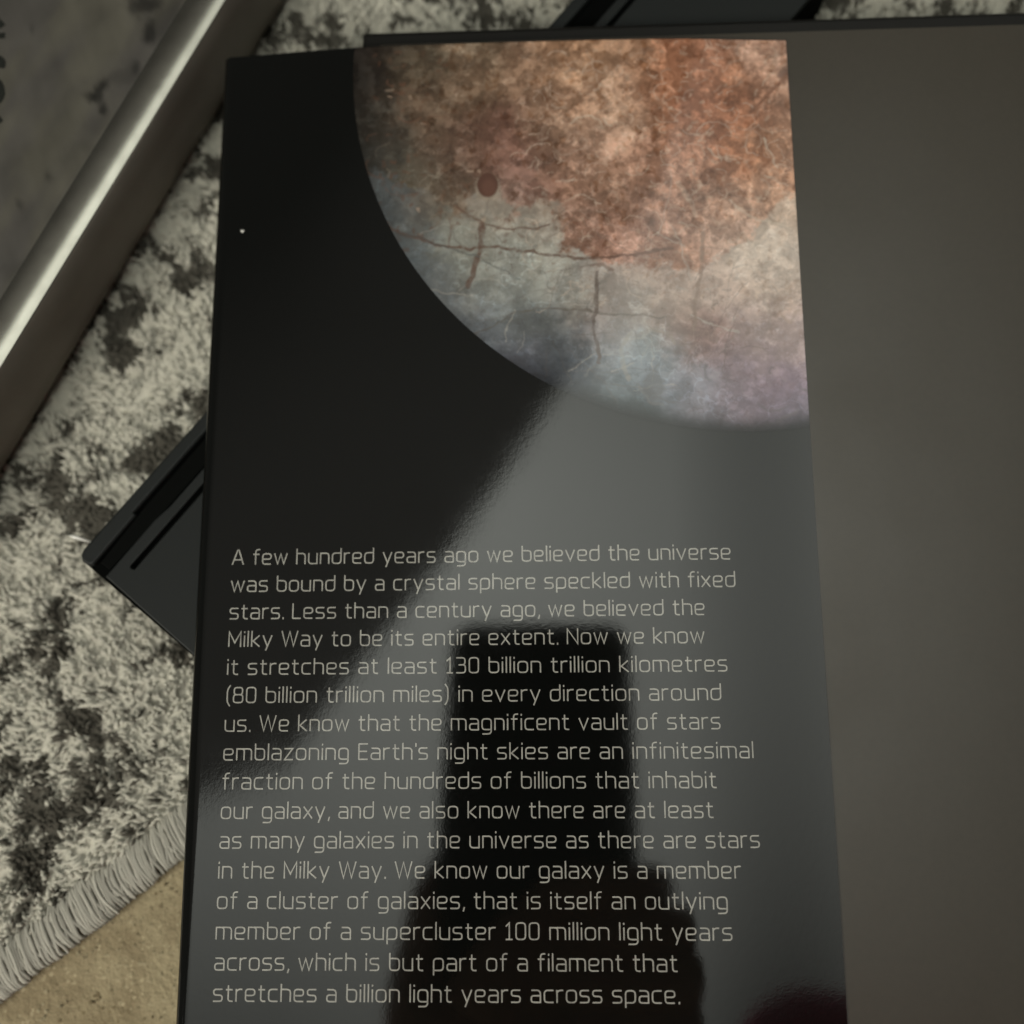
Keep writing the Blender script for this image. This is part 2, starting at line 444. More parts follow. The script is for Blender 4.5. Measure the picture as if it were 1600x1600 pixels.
# fine streaks across the print
st_ = fbm((DD * .75 + NN * .66) / 3.2, (DD * .66 - NN * .75) / 26, 3, 57)
gcol *= (0.86 + .28 * st_)[..., None]
def blob(cx_, cy_, rx, ry, ang, amt, rag=0.75, seed=1):
    global gcol
    ca, sa = math.cos(ang), math.sin(ang)
    u = ((X - cx_) * ca + (Y - cy_) * sa) / rx; v = (-(X - cx_) * sa + (Y - cy_) * ca) / ry
    d = np.sqrt(u * u + v * v) + rag * 2 * (fbm(X / 2.2, Y / 2.2, 4, seed + 200) - .5)
    k = (1 - sstep(.30, 1.35, d)) * amt * .92
    gcol *= (1 - k)[..., None]
for q in [(-96.52, 121.33, 2.7, 1.72, 0.9, 0.8), (-94.82, 117.54, 1.1, 1.96, 0.2, 0.78), (-98.14, 120.6, 1.96, 0.86, -0.2, 0.5), (-88.57, 126.93, 0.86, 1.6, -0.3, 0.55), (-86.37, 135.3, 1.72, 2.46, 0.1, 0.75), (-88.29, 142.16, 3.68, 2.7, 0, 0.72), (-82.48, 140.16, 2.46, 7.37, -0.5, 0.38), (-105.39, 101.73, 0.74, 1.47, 0.4, 0.45), (-111.17, 95.7, 0.74, 1.72, 0.5, 0.4), (-112.3, 136.95, 0.49, 1.1, 0.2, 0.4), (-91.5, 125.01, 4.91, 3.07, 0.3, 0.3), (-99.92, 108.7, 8.59, 2.7, 1.0, 0.22), (-111.14, 81.39, 4.91, 3.68, 0.4, 0.25)]:
    blob(q[0], q[1], q[2], q[3], q[4], q[5], seed=int(abs(q[0] * 7)))
V = np.stack([X, Y, np.full_like(X, 2.0)], -1).reshape(-1, 3) * MM
me = mesh_np('cover', V, grid_faces(len(nd), len(nn))[:, ::-1], gcol.reshape(-1, 3))
cover = link('cover', me, M_GREY, gb)
# rounded pale edge: 40 degree arc, then the brown spine drops to the rug
Rg = 18.4
prof = [(-6.9 + Rg * math.sin(a), 2.0 - Rg * (1 - math.cos(a))) for a in np.linspace(0, math.radians(22), 18)]
ne, zc = prof[-1]
dv = np.linspace(G0, G1, 60)
rngw = np.random.default_rng(2)
V = [gpt(d, n_, z) for d in dv for n_, z in prof]
me = mesh_np('rounded_edge', np.array(V), grid_faces(len(dv), len(prof))[:, ::-1])
link('rounded_edge', me, M_PALE, gb, True)
prof2 = [(ne - .02, zc - .06), (ne + .25, zc - .5), (ne + .35, -5), (ne + .2, -10), (ne + .5, -14), (ne + .2, -17.0), (ne - 1.4, -18.6)]
V = [gpt(d, n_ + .25 * math.sin(d / 23.0 + z), z) for d in dv for n_, z in prof2]
me = mesh_np('spine', np.array(V), grid_faces(len(dv), len(prof2))[:, ::-1])
link('spine', me, M_SIDE, gb, True)
bm = bmesh.new()
vs = [[bm.verts.new(gpt(d, n_, z)) for n_, z in ((-GW, 1.9), (-6.9, 1.9), (ne - .6, zc - .3), (ne - .6, -18.6), (-GW, -18.6))] for d in (G0 + .2, G1 - .2)]
bm.faces.new(vs[0]); bm.faces.new(vs[1][::-1])
for i in range(5):
    bm.faces.new((vs[0][i], vs[1][i], vs[1][(i + 1) % 5], vs[0][(i + 1) % 5]))
bm_obj('page_block', bm, M_SIDE, gb)

# ------------------------------------------------------------------ stroke lettering
# single-weight rounded alphabet; x-height 1, cap height 1.4; every glyph: advance width, strokes (points, corner radius)
r_ = .30
def _o(w=.80, h=1.0): return [([(w / 2, 0), (w, 0), (w, h), (0, h), (0, 0), (w / 2, 0)], r_)]
G = {
 'a': (.76, [([(.06, 1), (.76, 1), (.76, 0)], r_), ([(.76, 0), (0, 0), (0, .55), (.76, .55)], .24)]),
 'b': (.80, [([(0, 1.44), (0, 0), (.8, 0), (.8, 1), (0, 1)], r_)]),
 'c': (.72, [([(.72, 1), (0, 1), (0, 0), (.72, 0)], r_)]),
 'd': (.80, [([(.8, 1.44), (.8, 0), (0, 0), (0, 1), (.8, 1)], r_)]),
 'e': (.78, [([(.74, 0), (0, 0), (0, 1), (.78, 1), (.78, .48), (0, .48)], .26)]),
 'f': (.54, [([(.56, 1.42), (.2, 1.42), (.2, 0)], .26), ([(0, .97), (.5, .97)], 0)]),
 'g': (.80, [([(.8, 0.02), (0, .02), (0, 1), (.8, 1), (.8, -.38), (.06, -.38)], r_)]),
 'h': (.78, [([(0, 1.44), (0, 0)], 0), ([(0, 1), (.78, 1), (.78, 0)], r_)]),
 'i': (.0, [([(0, 1), (0, 0)], 0), ([(0, 1.30), (0, 1.40)], 0)]),
 'k': (.70, [([(0, 1.44), (0, 0)], 0), ([(.66, 1), (.12, .5), (.70, 0)], 0), ([(0, .5), (.14, .5)], 0)]),
 'l': (.0, [([(0, 1.44), (0, 0)], 0)]),
 'm': (1.28, [([(0, 0), (0, 1)], 0), ([(0, 1), (.64, 1), (.64, 0)], .26), ([(.5, 1), (1.28, 1), (1.28, 0)], r_)]),
 'n': (.78, [([(0, 0), (0, 1)], 0), ([(0, 1), (.78, 1), (.78, 0)], r_)]),
 'o': (.80, _o()),
 'p': (.80, [([(0, -.38), (0, 1), (.8, 1), (.8, 0), (0, 0)], r_)]),
 'r': (.46, [([(0, 0), (0, 1)], 0), ([(0, .78), (.12, 1), (.48, 1)], .2)]),
 's': (.72, [([(.70, 1), (0, 1), (0, .53), (.72, .50), (.72, 0), (0, 0)], .22)]),
 't': (.52, [([(.18, 1.30), (.18, 0), (.54, 0)], .24), ([(0, .97), (.50, .97)], 0)]),
 'u': (.78, [([(0, 1), (0, 0), (.78, 0)], r_), ([(.78, 1), (.78, 0)], 0)]),
 'v': (.78, [([(0, 1), (.39, 0), (.78, 1)], 0)]),
 'w': (1.16, [([(0, 1), (.29, 0), (.58, .98), (.87, 0), (1.16, 1)], 0)]),
 'x': (.72, [([(0, 1), (.72, 0)], 0), ([(.72, 1), (0, 0)], 0)]),
 'y': (.78, [([(0, 1), (.39, 0.02)], 0), ([(.78, 1), (.26, -.38)], 0)]),
 'z': (.70, [([(0, 1), (.68, 1), (0, 0), (.70, 0)], 0)]),
 'A': (1.02, [([(0, 0), (.46, 1.4), (.56, 1.4), (1.02, 0)], .06), ([(.17, .44), (.85, .44)], 0)]),
 'L': (.70, [([(0, 1.4), (0, 0), (.70, 0)], .05)]),
 'M': (1.06, [([(0, 0), (0, 1.4), (.53, .35), (1.06, 1.4), (1.06, 0)], 0)]),
 'N': (.92, [([(0, 0), (0, 1.4), (.92, 0), (.92, 1.4)], 0)]),
 'W': (1.42, [([(0, 1.4), (.36, 0), (.71, 1.38), (1.06, 0), (1.42, 1.4)], 0)]),
 'E': (.74, [([(.74, 1.4), (0, 1.4), (0, 0), (.74, 0)], .05), ([(0, .72), (.68, .72)], 0)]),
 '0': (.78, _o(.78, 1.4)),
 '1': (.50, [([(.0, 1.12), (.27, 1.4), (.27, 0)], 0), ([(0, 0), (.5, 0)], 0)]),
 '3': (.76, [([(0, 1.4), (.72, 1.4), (.72, .74), (.2, .74)], .26), ([(.5, .74), (.76, .74), (.76, 0), (0, 0)], .26)]),
 '8': (.80, [([(.4, .74), (.76, .74), (.76, 1.4), (.04, 1.4), (.04, .74), (.4, .74)], .24), ([(.4, .74), (.8, .74), (.8, 0), (0, 0), (0, .74), (.4, .74)], .26)]),
 '(': (.28, [([(.3, 1.58), (.06, 1.25), (.06, .05), (.3, -.30)], .3)]),
 ')': (.28, [([(0, 1.58), (.24, 1.25), (.24, .05), (0, -.30)], .3)]),
 '.': (.06, [([(.03, -.05), (.03, .07)], 0)]),
 ',': (.10, [([(.10, .08), (.02, -.22)], 0)]),
 "'": (.04, [([(.02, 1.42), (.02, 1.15)], 0)]),
}

def soften(pts, r, seg=4):
    pts = [np.array(q, float) for q in pts]
    if r <= 0 or len(pts) < 3: return pts
    out = [pts[0]]
    for i in range(1, len(pts) - 1):
        a, b, c = pts[i - 1], pts[i], pts[i + 1]
        la, lc = np.linalg.norm(a - b), np.linalg.norm(c - b)
        rr = min(r, la * .5 if i > 1 else la * .98, lc * .5 if i < len(pts) - 2 else lc * .98)
        p0 = b + (a - b) / la * rr; p1 = b + (c - b) / lc * rr
        for t in np.linspace(0, 1, seg + 1):
            out.append((1 - t) ** 2 * p0 + 2 * t * (1 - t) * b + t * t * p1)
    out.append(pts[-1])
    res = [out[0]]
    for q in out[1:]:
        if np.linalg.norm(q - res[-1]) > 1e-4: res.append(q)
    return res

def ribbon(pts, hw):
    """flat stroke of half width hw along pts with square-ish ends and mitred joints"""
    pts = [np.array(q, float) for q in pts]
    d0 = pts[1] - pts[0]; d0 /= np.linalg.norm(d0); pts[0] = pts[0] - d0 * hw * .6
    d1 = pts[-1] - pts[-2]; d1 /= np.linalg.norm(d1); pts[-1] = pts[-1] + d1 * hw * .6
    L = []; R = []
    for i, q in enumerate(pts):
        if i == 0: t0 = t1 = pts[1] - q
        elif i == len(pts) - 1: t0 = t1 = q - pts[i - 1]
        else: t0, t1 = q - pts[i - 1], pts[i + 1] - q
        t0 = t0 / np.linalg.norm(t0); t1 = t1 / np.linalg.norm(t1)
        n0 = np.array([-t0[1], t0[0]]); n1 = np.array([-t1[1], t1[0]])
        m = n0 + n1; lm = np.linalg.norm(m)
        if lm < .2: m = n0; k = 1
        else:
            m = m / lm; k = min(1 / max(m @ n0, .3), 2.2)
        L.append(q + m * hw * k); R.append(q - m * hw * k)
    return L, R

def set_text(text, x0, width, size, gap=.335, space=.60):
    """strokes of a line of text in mm, stretched to the given width"""
    pos = 0.0; items = []
    for i, ch in enumerate(text):
        if ch == ' ':
            pos += space; continue
        w, st = G[ch]
        items.append((pos, st)); last = pos + w
        pos += w + gap * (0.75 if ch in ".,'" else 1.0)
    k = width / (last * size)
    return [([((x0 + (pos + a) * size * k), b * size) for a, b in soften(pts, r)]) for pos, st in items for pts, r in st]

def text_mesh(name, strokes, y0, zfun, hw, lift, dz=0.004):
    V = []; F = []
    for si, s in enumerate(strokes):
        L, R = ribbon(s, hw)
        b = len(V)
        for l, r in zip(L, R):
            for q in (l, r):
                V.append((q[0], q[1] + y0, float(zfun(q[0], q[1] + y0)) + lift + dz * (si % 5)))
        for i in range(len(L) - 1):
            F.append((b + 2 * i, b + 2 * i + 1, b + 2 * i + 3, b + 2 * i + 2))
    F = np.array(F)
    V = np.array(V)
    # faces look up
    a, b_, c = V[F[:, 0]], V[F[:, 1]], V[F[:, 2]]
    nz = np.cross(b_ - a, c - a)[:, 2]
    F[nz < 0] = F[nz < 0][:, ::-1]
    return mesh_np(name, V * MM, F)

# lettering cut off at the left side of the grey cover (dark, runs up the cover)
def gl(strokes):
    out = []
    for s in strokes:
        out.append([np.array(q) for q in s])
    return out
lt = gl([[(-122.83, 140.77), (-120.37, 139.15), (-119.1, 137.88)], [(-121.33, 134.51), (-119.71, 135.4), (-118.57, 135.38)], [(-122.13, 131.13), (-119.47, 130.15), (-117.95, 129.2), (-118.11, 127.98)], [(-120.58, 124.36), (-119.22, 124.94), (-117.78, 123.24), (-117.41, 120.96), (-118.11, 119.46), (-120.08, 119.5)], [(-119.84, 117.08), (-118.34, 116.16), (-117.37, 114.94)], [(-119.47, 127.39), (-119.6, 125.87)]])
lt = [soften(s, 1.2, 5) for s in lt]
link('lettering', text_mesh('lettering', lt, 0.0, lambda x, y: 2.0, 0.70, 0.06, .01), M_LETTER, gb)

# ------------------------------------------------------------------ slate case under the book
case = empty('slate_case', (0, 0, 0))
tag(case, 'long dark slate case with black grooves sticking out from under the open book', 'case')
def cpt(u, v):
    q = CC + CU * u + CV * v
    return (q[0], q[1])
ZC = -5.0
# body is cut into strips so that the grooves are real recesses
bm = bmesh.new()
prism(bm, rounded([cpt(0, 0), cpt(205, 0), cpt(205, 41.5), cpt(0.6, 41.5)], 2.0), -19.5, ZC - 1.6)
body = bm_obj('base', bm, M_GROOVE, case)
def strip(name, pts, z1, m, bev=.5, z0=ZC - 1.6):
    bm = bmesh.new(); prism(bm, pts, z0, z1, bev); return bm_obj(name, bm, m, case)
strip('rim', [cpt(*q) for q in ((.2, 1.6), (.9, .5), (2.2, .05), (204, .05), (204, 3.0), (14.5, 3.0), (14.2, 3.7), (1.2, 3.9), (.3, 3.2))], ZC, M_CASE, .6)
strip('inset_bar', [cpt(*q) for q in ((2.2, 4.3), (14.5, 3.6), (16.5, 3.5), (60, 3.5), (60, 7.4), (16.5, 7.4), (2.4, 7.0))], ZC - .9, M_SLATE_DARK, .3)
strip('lid', [cpt(*q) for q in ((1.0, 7.5), (16, 7.4), (20, 7.9), (204, 7.9), (204, 10.1), (6.0, 10.1), (5.7, 10.5), (6.0, 11.1), (204, 11.1), (204, 41.2), (2.0, 41.2), (.9, 40))], ZC, M_CASE, .35)

# ------------------------------------------------------------------ the open book with the dust jacket
bk = empty('open_book', (0, 0, 0), math.radians(0.78))
tag(bk, 'open hardback with a glossy black jacket flap, white text and a reddish moon', 'book')

FL, FR, FB, FT = -69.1, 52.8, -152.0, 132.2
def zf(x, y):
    x = np.asarray(x, float); y = np.asarray(y, float)
    z = -0.15 - 0.90 * sstep(25, 53, x)
    z = z + 1.5 * np.clip(1 - ((x + 8) / 61.0) ** 2, -.3, 1) * sstep(70, 132, y)
    z = z - 0.9 * sstep(-35, -69, x) * sstep(50, 130, y)
    z = z + 0.42 * np.clip((-50 - x) / 19.0, 0, 1.2) ** 2 * (1 - sstep(10, 60, y))
    z = z + 0.10 * np.sin(x / 17.0 + y / 31.0)
    return z
# flap sheet, fold at the left and the part that runs back under the board: one continuous sheet
xs = list(np.linspace(FR, -66.9, 150)); zs = None
ys = np.linspace(FB, FT, 190)
fold_r = 2.2
V = []; 
for y in ys:
    row = [(x, y, float(zf(x, y))) for x in xs]
    xe, ze = row[-1][0], row[-1][2]
    for a in np.linspace(0, math.pi, 13)[1:]:
        row.append((xe - fold_r * math.sin(a), y, ze - fold_r * (1 - math.cos(a))))
    for x in (-62.0, -55.0, -48.0, -41.0):
        k = (x + 66.9) / 26.0
        row.append((x, y, (ze - 2 * fold_r) * (1 - k) + -4.72 * k))
    row.append((120.0, y, -4.72))
    V += row
nc = len(row)
me = mesh_np('jacket_flap', np.array(V) * MM, grid_faces(len(ys), nc)[:, ::-1])
flap = link('jacket_flap', me, M_JACKET, bk, True)
sol = flap.modifiers.new('paper', 'SOLIDIFY'); sol.thickness = 0.00018; sol.offset = -1.0
es = flap.modifiers.new('crisp', 'EDGE_SPLIT'); es.split_angle = math.radians(50)

# board, endpaper, pages
bm = bmesh.new()
prism(bm, rounded([(-38.6, -158), (192, -158), (192, 137.8), (-38.6, 137.8)], .8), -4.4, -1.5, 1.0, 4)
bm_obj('cover_board', bm, M_BOARD, bk)
bm = bmesh.new()
prism(bm, [(-34.5, -154), (196, -154), (196, 134.4), (-34.5, 134.4)], -1.48, -1.28, .05, 1)
bm_obj('endpaper', bm, M_ENDPAPER, bk)
bm = bmesh.new()
prism(bm, rounded([(198, -154), (404, -154), (404, 134), (198, 134)], .6), -13.5, 9.0, 1.2, 3)
bm_obj('page_block', bm, M_PAGES, bk)
bm = bmesh.new()
prism(bm, rounded([(196, -158), (410, -158), (410, 137.8), (196, 137.8)], .8), -17.2, -13.6, .8, 3)
bm_obj('back_board', bm, M_BOARD, bk)

# lines of text on the flap
LINES = [('A few hundred years ago we believed the universe', 35.93), ('was bound by a crystal sphere speckled with fixed', 36.60),
 ('stars. Less than a century ago, we believed the', 30.43), ('Milky Way to be its entire extent. Now we know', 30.21),
 ('it stretches at least 130 billion trillion kilometres', 34.30), ('(80 billion trillion miles) in every direction around', 32.90),
 ('us. We know that the magnificent vault of stars', 32.50), ("emblazoning Earth's night skies are an infinitesimal", 38.45),
 ('fraction of the hundreds of billions that inhabit', 31.30), ('our galaxy, and we also know there are at least', 30.50),
 ('as many galaxies in the universe as there are stars', 38.80), ('in the Milky Way. We know our galaxy is a member', 35.10),
 ('of a cluster of galaxies, that is itself an outlying', 32.40), ('member of a supercluster 100 million light years', 33.00),
 ('across, which is but part of a filament that', 22.90), ('stretches a billion light years across space.', 23.20)]
for i, (txt, xr) in enumerate(LINES):
    y0 = 20.75 - 5.345 * i
    me = text_mesh('text_line', set_text(txt, -61.75, xr + 61.55, 2.03), y0, zf, 0.130, 0.05)
    link('text_line', me, M_INK, flap)

# small bright lint speck on the flap
bm = bmesh.new(); bmesh.ops.create_icosphere(bm, subdivisions=2, radius=.00035)
for v in bm.verts: v.co = Vector((v.co.x * (1 + .4 * math.sin(v.co.y * 9000)), v.co.y, v.co.z * .45))
o = bm_obj('lint_speck', bm, M_HAIR); 
sx, sy = [(-64.04, 90.35)][0]
o.location = (sx * MM, sy * MM, (float(zf(-62.8, 91.2)) + .18) * MM)
tag(o, 'tiny pale speck of lint on the black flap left of the moon', 'lint')

# ------------------------------------------------------------------ moon picture printed on the flap
MC = np.array([40.7, 126.6]); MR = 80.5
NY_, NX_ = 620, 660
yy = np.linspace(MC[1] - MR + .01, FT - .12, NY_)
xl = MC[0] - np.sqrt(np.maximum(MR ** 2 - (yy - MC[1]) ** 2, 0))
tt = np.linspace(0, 1, NX_)
X = xl[:, None] * (1 - tt) + (FR - .02) * tt[None, :]
xr_ = np.minimum(FR - .02, MC[0] + np.sqrt(np.maximum(MR ** 2 - (yy - MC[1]) ** 2, 0)))
X = xl[:, None] * (1 - tt) + xr_[:, None] * tt
Y = np.repeat(yy[:, None], NX_, 1)
CTRL = np.array([(-36.76, 125.66, 0.0303, 0.0252, 0.0211), (-33.4, 131.64, 0.0375, 0.0277, 0.0211), (-36.23, 134.8, 0.0206, 0.0166, 0.0149), (-26.43, 128.35, 0.1005, 0.0755, 0.0519), (-33.11, 113.55, 0.0456, 0.039, 0.0315), (-34.23, 98.94, 0.0778, 0.0802, 0.0783), (-24.97, 119.26, 0.1298, 0.0875, 0.06), (-19.43, 105.78, 0.1635, 0.1088, 0.0783), (-14.02, 120.4, 0.2018, 0.1298, 0.086), (-8.63, 109.86, 0.2018, 0.1005, 0.0735), (-3.06, 126.05, 0.293, 0.1745, 0.1144), (0.89, 115.46, 0.2315, 0.1394, 0.094), (3.46, 106.57, 0.2449, 0.1394, 0.0996), (-27.53, 103.1, 0.1635, 0.1394, 0.1054), (-24.75, 94.36, 0.1461, 0.1146, 0.086), (-19.4, 97.08, 0.1635, 0.1205, 0.0886), (-6.03, 93.86, 0.293, 0.2018, 0.1587), (-1.99, 99.49, 0.2683, 0.1461, 0.1144), (7.82, 124.19, 0.4357, 0.2588, 0.1662), (11.53, 107.79, 0.5375, 0.3189, 0.2297), (7.68, 116.73, 0.4357, 0.2449, 0.1587), (18.79, 128.33, 0.4045, 0.2315, 0.1477), (21.15, 116.3, 0.5022, 0.293, 0.1986), (26.71, 122.06, 0.3746, 0.1745, 0.0996), (34.9, 124.78, 0.4357, 0.2018, 0.1239), (41.48, 121.58, 0.3746, 0.1635, 0.0886), (48.48, 127.31, 0.5375, 0.3189, 0.2297), (33.02, 111.52, 0.3746, 0.1635, 0.094), (41.0, 111.28, 0.3344, 0.1408, 0.0761), (50.59, 116.84, 0.4082, 0.2303, 0.1566), (23.41, 103.09, 0.3746, 0.2018, 0.1372), (31.4, 104.3, 0.4357, 0.2315, 0.1587), (47.39, 106.72, 0.4517, 0.2406, 0.1444), (13.96, 97.6, 0.3746, 0.2142, 0.1477), (20.44, 93.15, 0.3461, 0.2018, 0.1477), (28.23, 90.11, 0.4044, 0.2359, 0.1736), (33.69, 95.63, 0.432, 0.2554, 0.1772), (44.24, 96.77, 0.5121, 0.2946, 0.1958), (51.18, 103.72, 0.4723, 0.2514, 0.1597), (37.31, 88.47, 0.5474, 0.3764, 0.2988), (46.12, 82.66, 0.6459, 0.543, 0.4596), (51.76, 90.9, 0.616, 0.4576, 0.3571), (7.18, 90.66, 0.3461, 0.2018, 0.1477), (15.0, 86.22, 0.4045, 0.2315, 0.174), (0.58, 90.83, 0.3189, 0.2449, 0.1986), (-3.46, 85.28, 0.3746, 0.3631, 0.3054), (-11.39, 86.89, 0.3189, 0.3189, 0.2788), (-19.36, 87.1, 0.2315, 0.2315, 0.1986), (-26.0, 85.85, 0.1461, 0.1635, 0.1662), (-21.97, 80.14, 0.1635, 0.1745, 0.174), (-14.04, 77.16, 0.2315, 0.2315, 0.2072), (0.42, 79.6, 0.3084, 0.3189, 0.2946), (9.59, 79.38, 0.3631, 0.3189, 0.2946), (20.06, 80.51, 0.4082, 0.3012, 0.2493), (26.66, 83.13, 0.3791, 0.2097, 0.1379), (30.35, 77.5, 0.4669, 0.3637, 0.3112), (39.39, 77.29, 0.5195, 0.3978, 0.3453), (48.32, 75.71, 0.4956, 0.3711, 0.3127), (-6.21, 70.08, 0.2018, 0.2142, 0.2072), (1.56, 67.18, 0.1298, 0.1394, 0.1477), (6.62, 60.33, 0.0717, 0.0822, 0.0981), (-11.44, 67.46, 0.1821, 0.1978, 0.216), (-2.39, 61.85, 0.1461, 0.1529, 0.182), (3.98, 56.36, 0.0418, 0.0505, 0.0685), (13.27, 69.66, 0.3356, 0.2892, 0.2745), (19.82, 72.25, 0.3628, 0.329, 0.297), (26.18, 69.38, 0.3693, 0.281, 0.2351), (32.43, 65.17, 0.256, 0.1551, 0.1362), (42.71, 66.31, 0.4377, 0.3441, 0.3249), (50.34, 66.15, 0.4463, 0.3466, 0.3342), (16.92, 61.46, 0.2933, 0.327, 0.3633), (23.33, 61.33, 0.2929, 0.3401, 0.3783), (21.87, 56.02, 0.1313, 0.151, 0.1864), (14.15, 53.5, 0.1006, 0.1285, 0.1397), (29.5, 55.87, 0.281, 0.2825, 0.3282), (38.5, 58.35, 0.3311, 0.2588, 0.3004), (47.28, 56.85, 0.3414, 0.2578, 0.3248), (31.76, 49.23, 0.1777, 0.1626, 0.1932), (41.83, 49.06, 0.218, 0.1767, 0.2136), (50.6, 48.9, 0.1931, 0.1693, 0.2151), (19.12, 49.45, 0.036, 0.0545, 0.0504), (-38.44, 106.34, 0.0375, 0.036, 0.0315), (7.93, 130.21, 0.4357, 0.2449, 0.1477), (-11.27, 130.88, 0.2018, 0.1394, 0.094), (-22.19, 113.22, 0.1529, 0.1005, 0.0688), (-10.7, 94.69, 0.3461, 0.293, 0.2438), (0.6, 92.25, 0.3631, 0.2981, 0.2438), (-2.91, 87.67, 0.4357, 0.4357, 0.394), (-7.45, 81.04, 0.3296, 0.3406, 0.3277), (3.11, 83.73, 0.4045, 0.3984, 0.363), (7.19, 77.22, 0.3746, 0.3517, 0.3109), (3.58, 88.21, 0.293, 0.1821, 0.1304), (9.76, 87.07, 0.3461, 0.1821, 0.1304), (20.27, 87.5, 0.3746, 0.2018, 0.1477), (29.11, 85.59, 0.3772, 0.1982, 0.1358), (32.65, 95.66, 0.4049, 0.1996, 0.1257), (38.8, 92.65, 0.5374, 0.3267, 0.2359), (47.91, 82.34, 0.6472, 0.5604, 0.4926), (43.39, 79.96, 0.5984, 0.4912, 0.4089), (-34.36, 106.22, 0.0604, 0.0565, 0.0499), (-35.59, 98.97, 0.0826, 0.09, 0.094), (-25.56, 81.48, 0.1529, 0.1821, 0.216), (-15.88, 67.69, 0.1898, 0.21, 0.2438), (-6.27, 60.85, 0.1599, 0.1671, 0.2072), (-16.68, 81.4, 0.2683, 0.2683, 0.2344), (-20.63, 76.62, 0.1745, 0.1898, 0.2072), (-31.47, 94.54, 0.1146, 0.1329, 0.1442), (-11.32, 110.67, 0.1821, 0.1005, 0.0735), (-16.74, 108.64, 0.1671, 0.1005, 0.0735), (28.22, 126.5, 0.3746, 0.1635, 0.094), (29.24, 117.52, 0.3631, 0.1529, 0.0886), (37.27, 117.27, 0.3406, 0.1394, 0.0783), (45.2, 115.55, 0.3152, 0.1245, 0.0629), (15.81, 117.96, 0.4884, 0.3084, 0.216), (8.92, 111.53, 0.5375, 0.3461, 0.2438), (35.31, 102.75, 0.3885, 0.1733, 0.1004), (41.97, 103.99, 0.3344, 0.1328, 0.0621), (11.4, 101.99, 0.4884, 0.293, 0.2072), (7.37, 100.66, 0.2683, 0.1394, 0.094), (27.12, 95.81, 0.3622, 0.1889, 0.1295)])
cxy = CTRL[:, :2]; crgb = CTRL[:, 2:5]  # lower-right ice tones are lifted: the flap's glare haze put into the print
# warp, so that blotches have ragged edges
wx = X + 6.5 * (fbm(X / 5.0, Y / 5.0, 5, 301, .6) - .5) + 2.0 * (fbm(X / 1.3, Y / 1.3, 3, 303) - .5)
wy = Y + 6.5 * (fbm(X / 5.0, Y / 5.0, 5, 302, .6) - .5) + 2.0 * (fbm(X / 1.3, Y / 1.3, 3, 304) - .5)
ratio = crgb[:, 0] / crgb[:, 2]
isred = ((ratio > 1.75) & (cxy[:, 1] > 72)) | ((cxy[:, 0] < -24) & (cxy[:, 1] > 101))
def field(sel, sig):
    num = np.zeros(X.shape + (3,)); den = np.zeros(X.shape)
    for (ax, ay), rgb in zip(cxy[sel], crgb[sel]):
        d2 = (wx - ax) ** 2 + (wy - ay) ** 2
        k = np.exp(-d2 / (2 * sig ** 2)) + 2e-5 / (d2 + 4)
        num += k[..., None] * rgb; den += k
    return num / den[..., None]
P = np.zeros(X.shape); den = np.zeros(X.shape)
for (ax, ay), c_ in zip(cxy, isred):
    d2 = (X - ax) ** 2 + (Y - ay) ** 2
    k = np.exp(-d2 / (2 * 3.6 ** 2)) + 2e-5 / (d2 + 4)
    P += k * c_; den += k
P = P / den + 1.0 * (fbm(X / 3.0, Y / 2.6, 6, 310, .70) - .5)
M = sstep(.36, .64, P)[..., None]
ice = field(~isred, 4.0); red = field(isred, 3.8)
T = sstep(.47, .60, fbm(X / 3.6 + 9, Y / 3.4, 6, 311, .64))[..., None]
red = red * (.76 + .50 * T * np.array([1.0, 1.09, 1.16]))
I_ = sstep(.42, .60, fbm(X / 4.2 + 5, Y / 3.6 + 2, 6, 312, .64))[..., None]
ice = ice * (.84 + .32 * I_)
col = ice * (1 - M) + red * M
# fine mottling: brown flecks and pale frost
n1 = fbm(X / 2.6, Y / 2.6, 5, 320, .62); n2 = fbm(X / 1.0, Y / 1.0, 4, 321, .6); n3 = fbm(X / 7.0, Y / 5.0, 4, 322, .55)
redness = np.clip((col[..., 0] / (col[..., 2] + 1e-4) - 1.25) / 1.2, 0, 1)
amp = 0.45 + .55 * redness
col = col * (1 + amp * (.75 * (n1 - .5) + .85 * (n2 - .5) + .45 * (n3 - .5)))[..., None]
fleck = sstep(.60, .72, fbm(X / 1.5, Y / 1.9, 4, 330, .55)) * (.22 + .58 * redness)
col = col * (1 - fleck[..., None] * np.array([.34, .45, .55]))
frost = sstep(.56, .72, fbm(X / 1.7 + 40, Y / 1.4, 4, 331, .6)) * (.35 + .65 * redness)
col = col + frost[..., None] * (col * np.array([.30, .38, .45]))
# swirled thin ridges
rg = np.abs(fbm(X / 6.0 + 3, Y / 6.0, 4, 340, .55) - .5)
ridge = (1 - sstep(0, .018, rg)) * sstep(.45, .6, fbm(X / 9, Y / 9, 2, 341))
rg2 = np.abs(fbm(X / 2.8 + 3, Y / 2.3, 4, 343, .55) - .5)
ridge2 = (1 - sstep(0, .022, rg2)) * sstep(.42, .58, fbm(X / 6, Y / 6, 2, 344)) * (.35 + .65 * sstep(-25, 10, X))
rg3 = np.abs(fbm(X / 4.5 + 30, Y / 3.6, 4, 345, .55) - .5)
ridge3 = (1 - sstep(0, .014, rg3)) * sstep(.45, .6, fbm(X / 8, Y / 8, 2, 346))
k_ = (.55 * ridge + .42 * ridge2)[..., None]
col = col * (1 + k_ * np.array([.55, .68, .78]))
col = col * (1 - .30 * ridge3[..., None] * np.array([.7, .9, 1.0]))

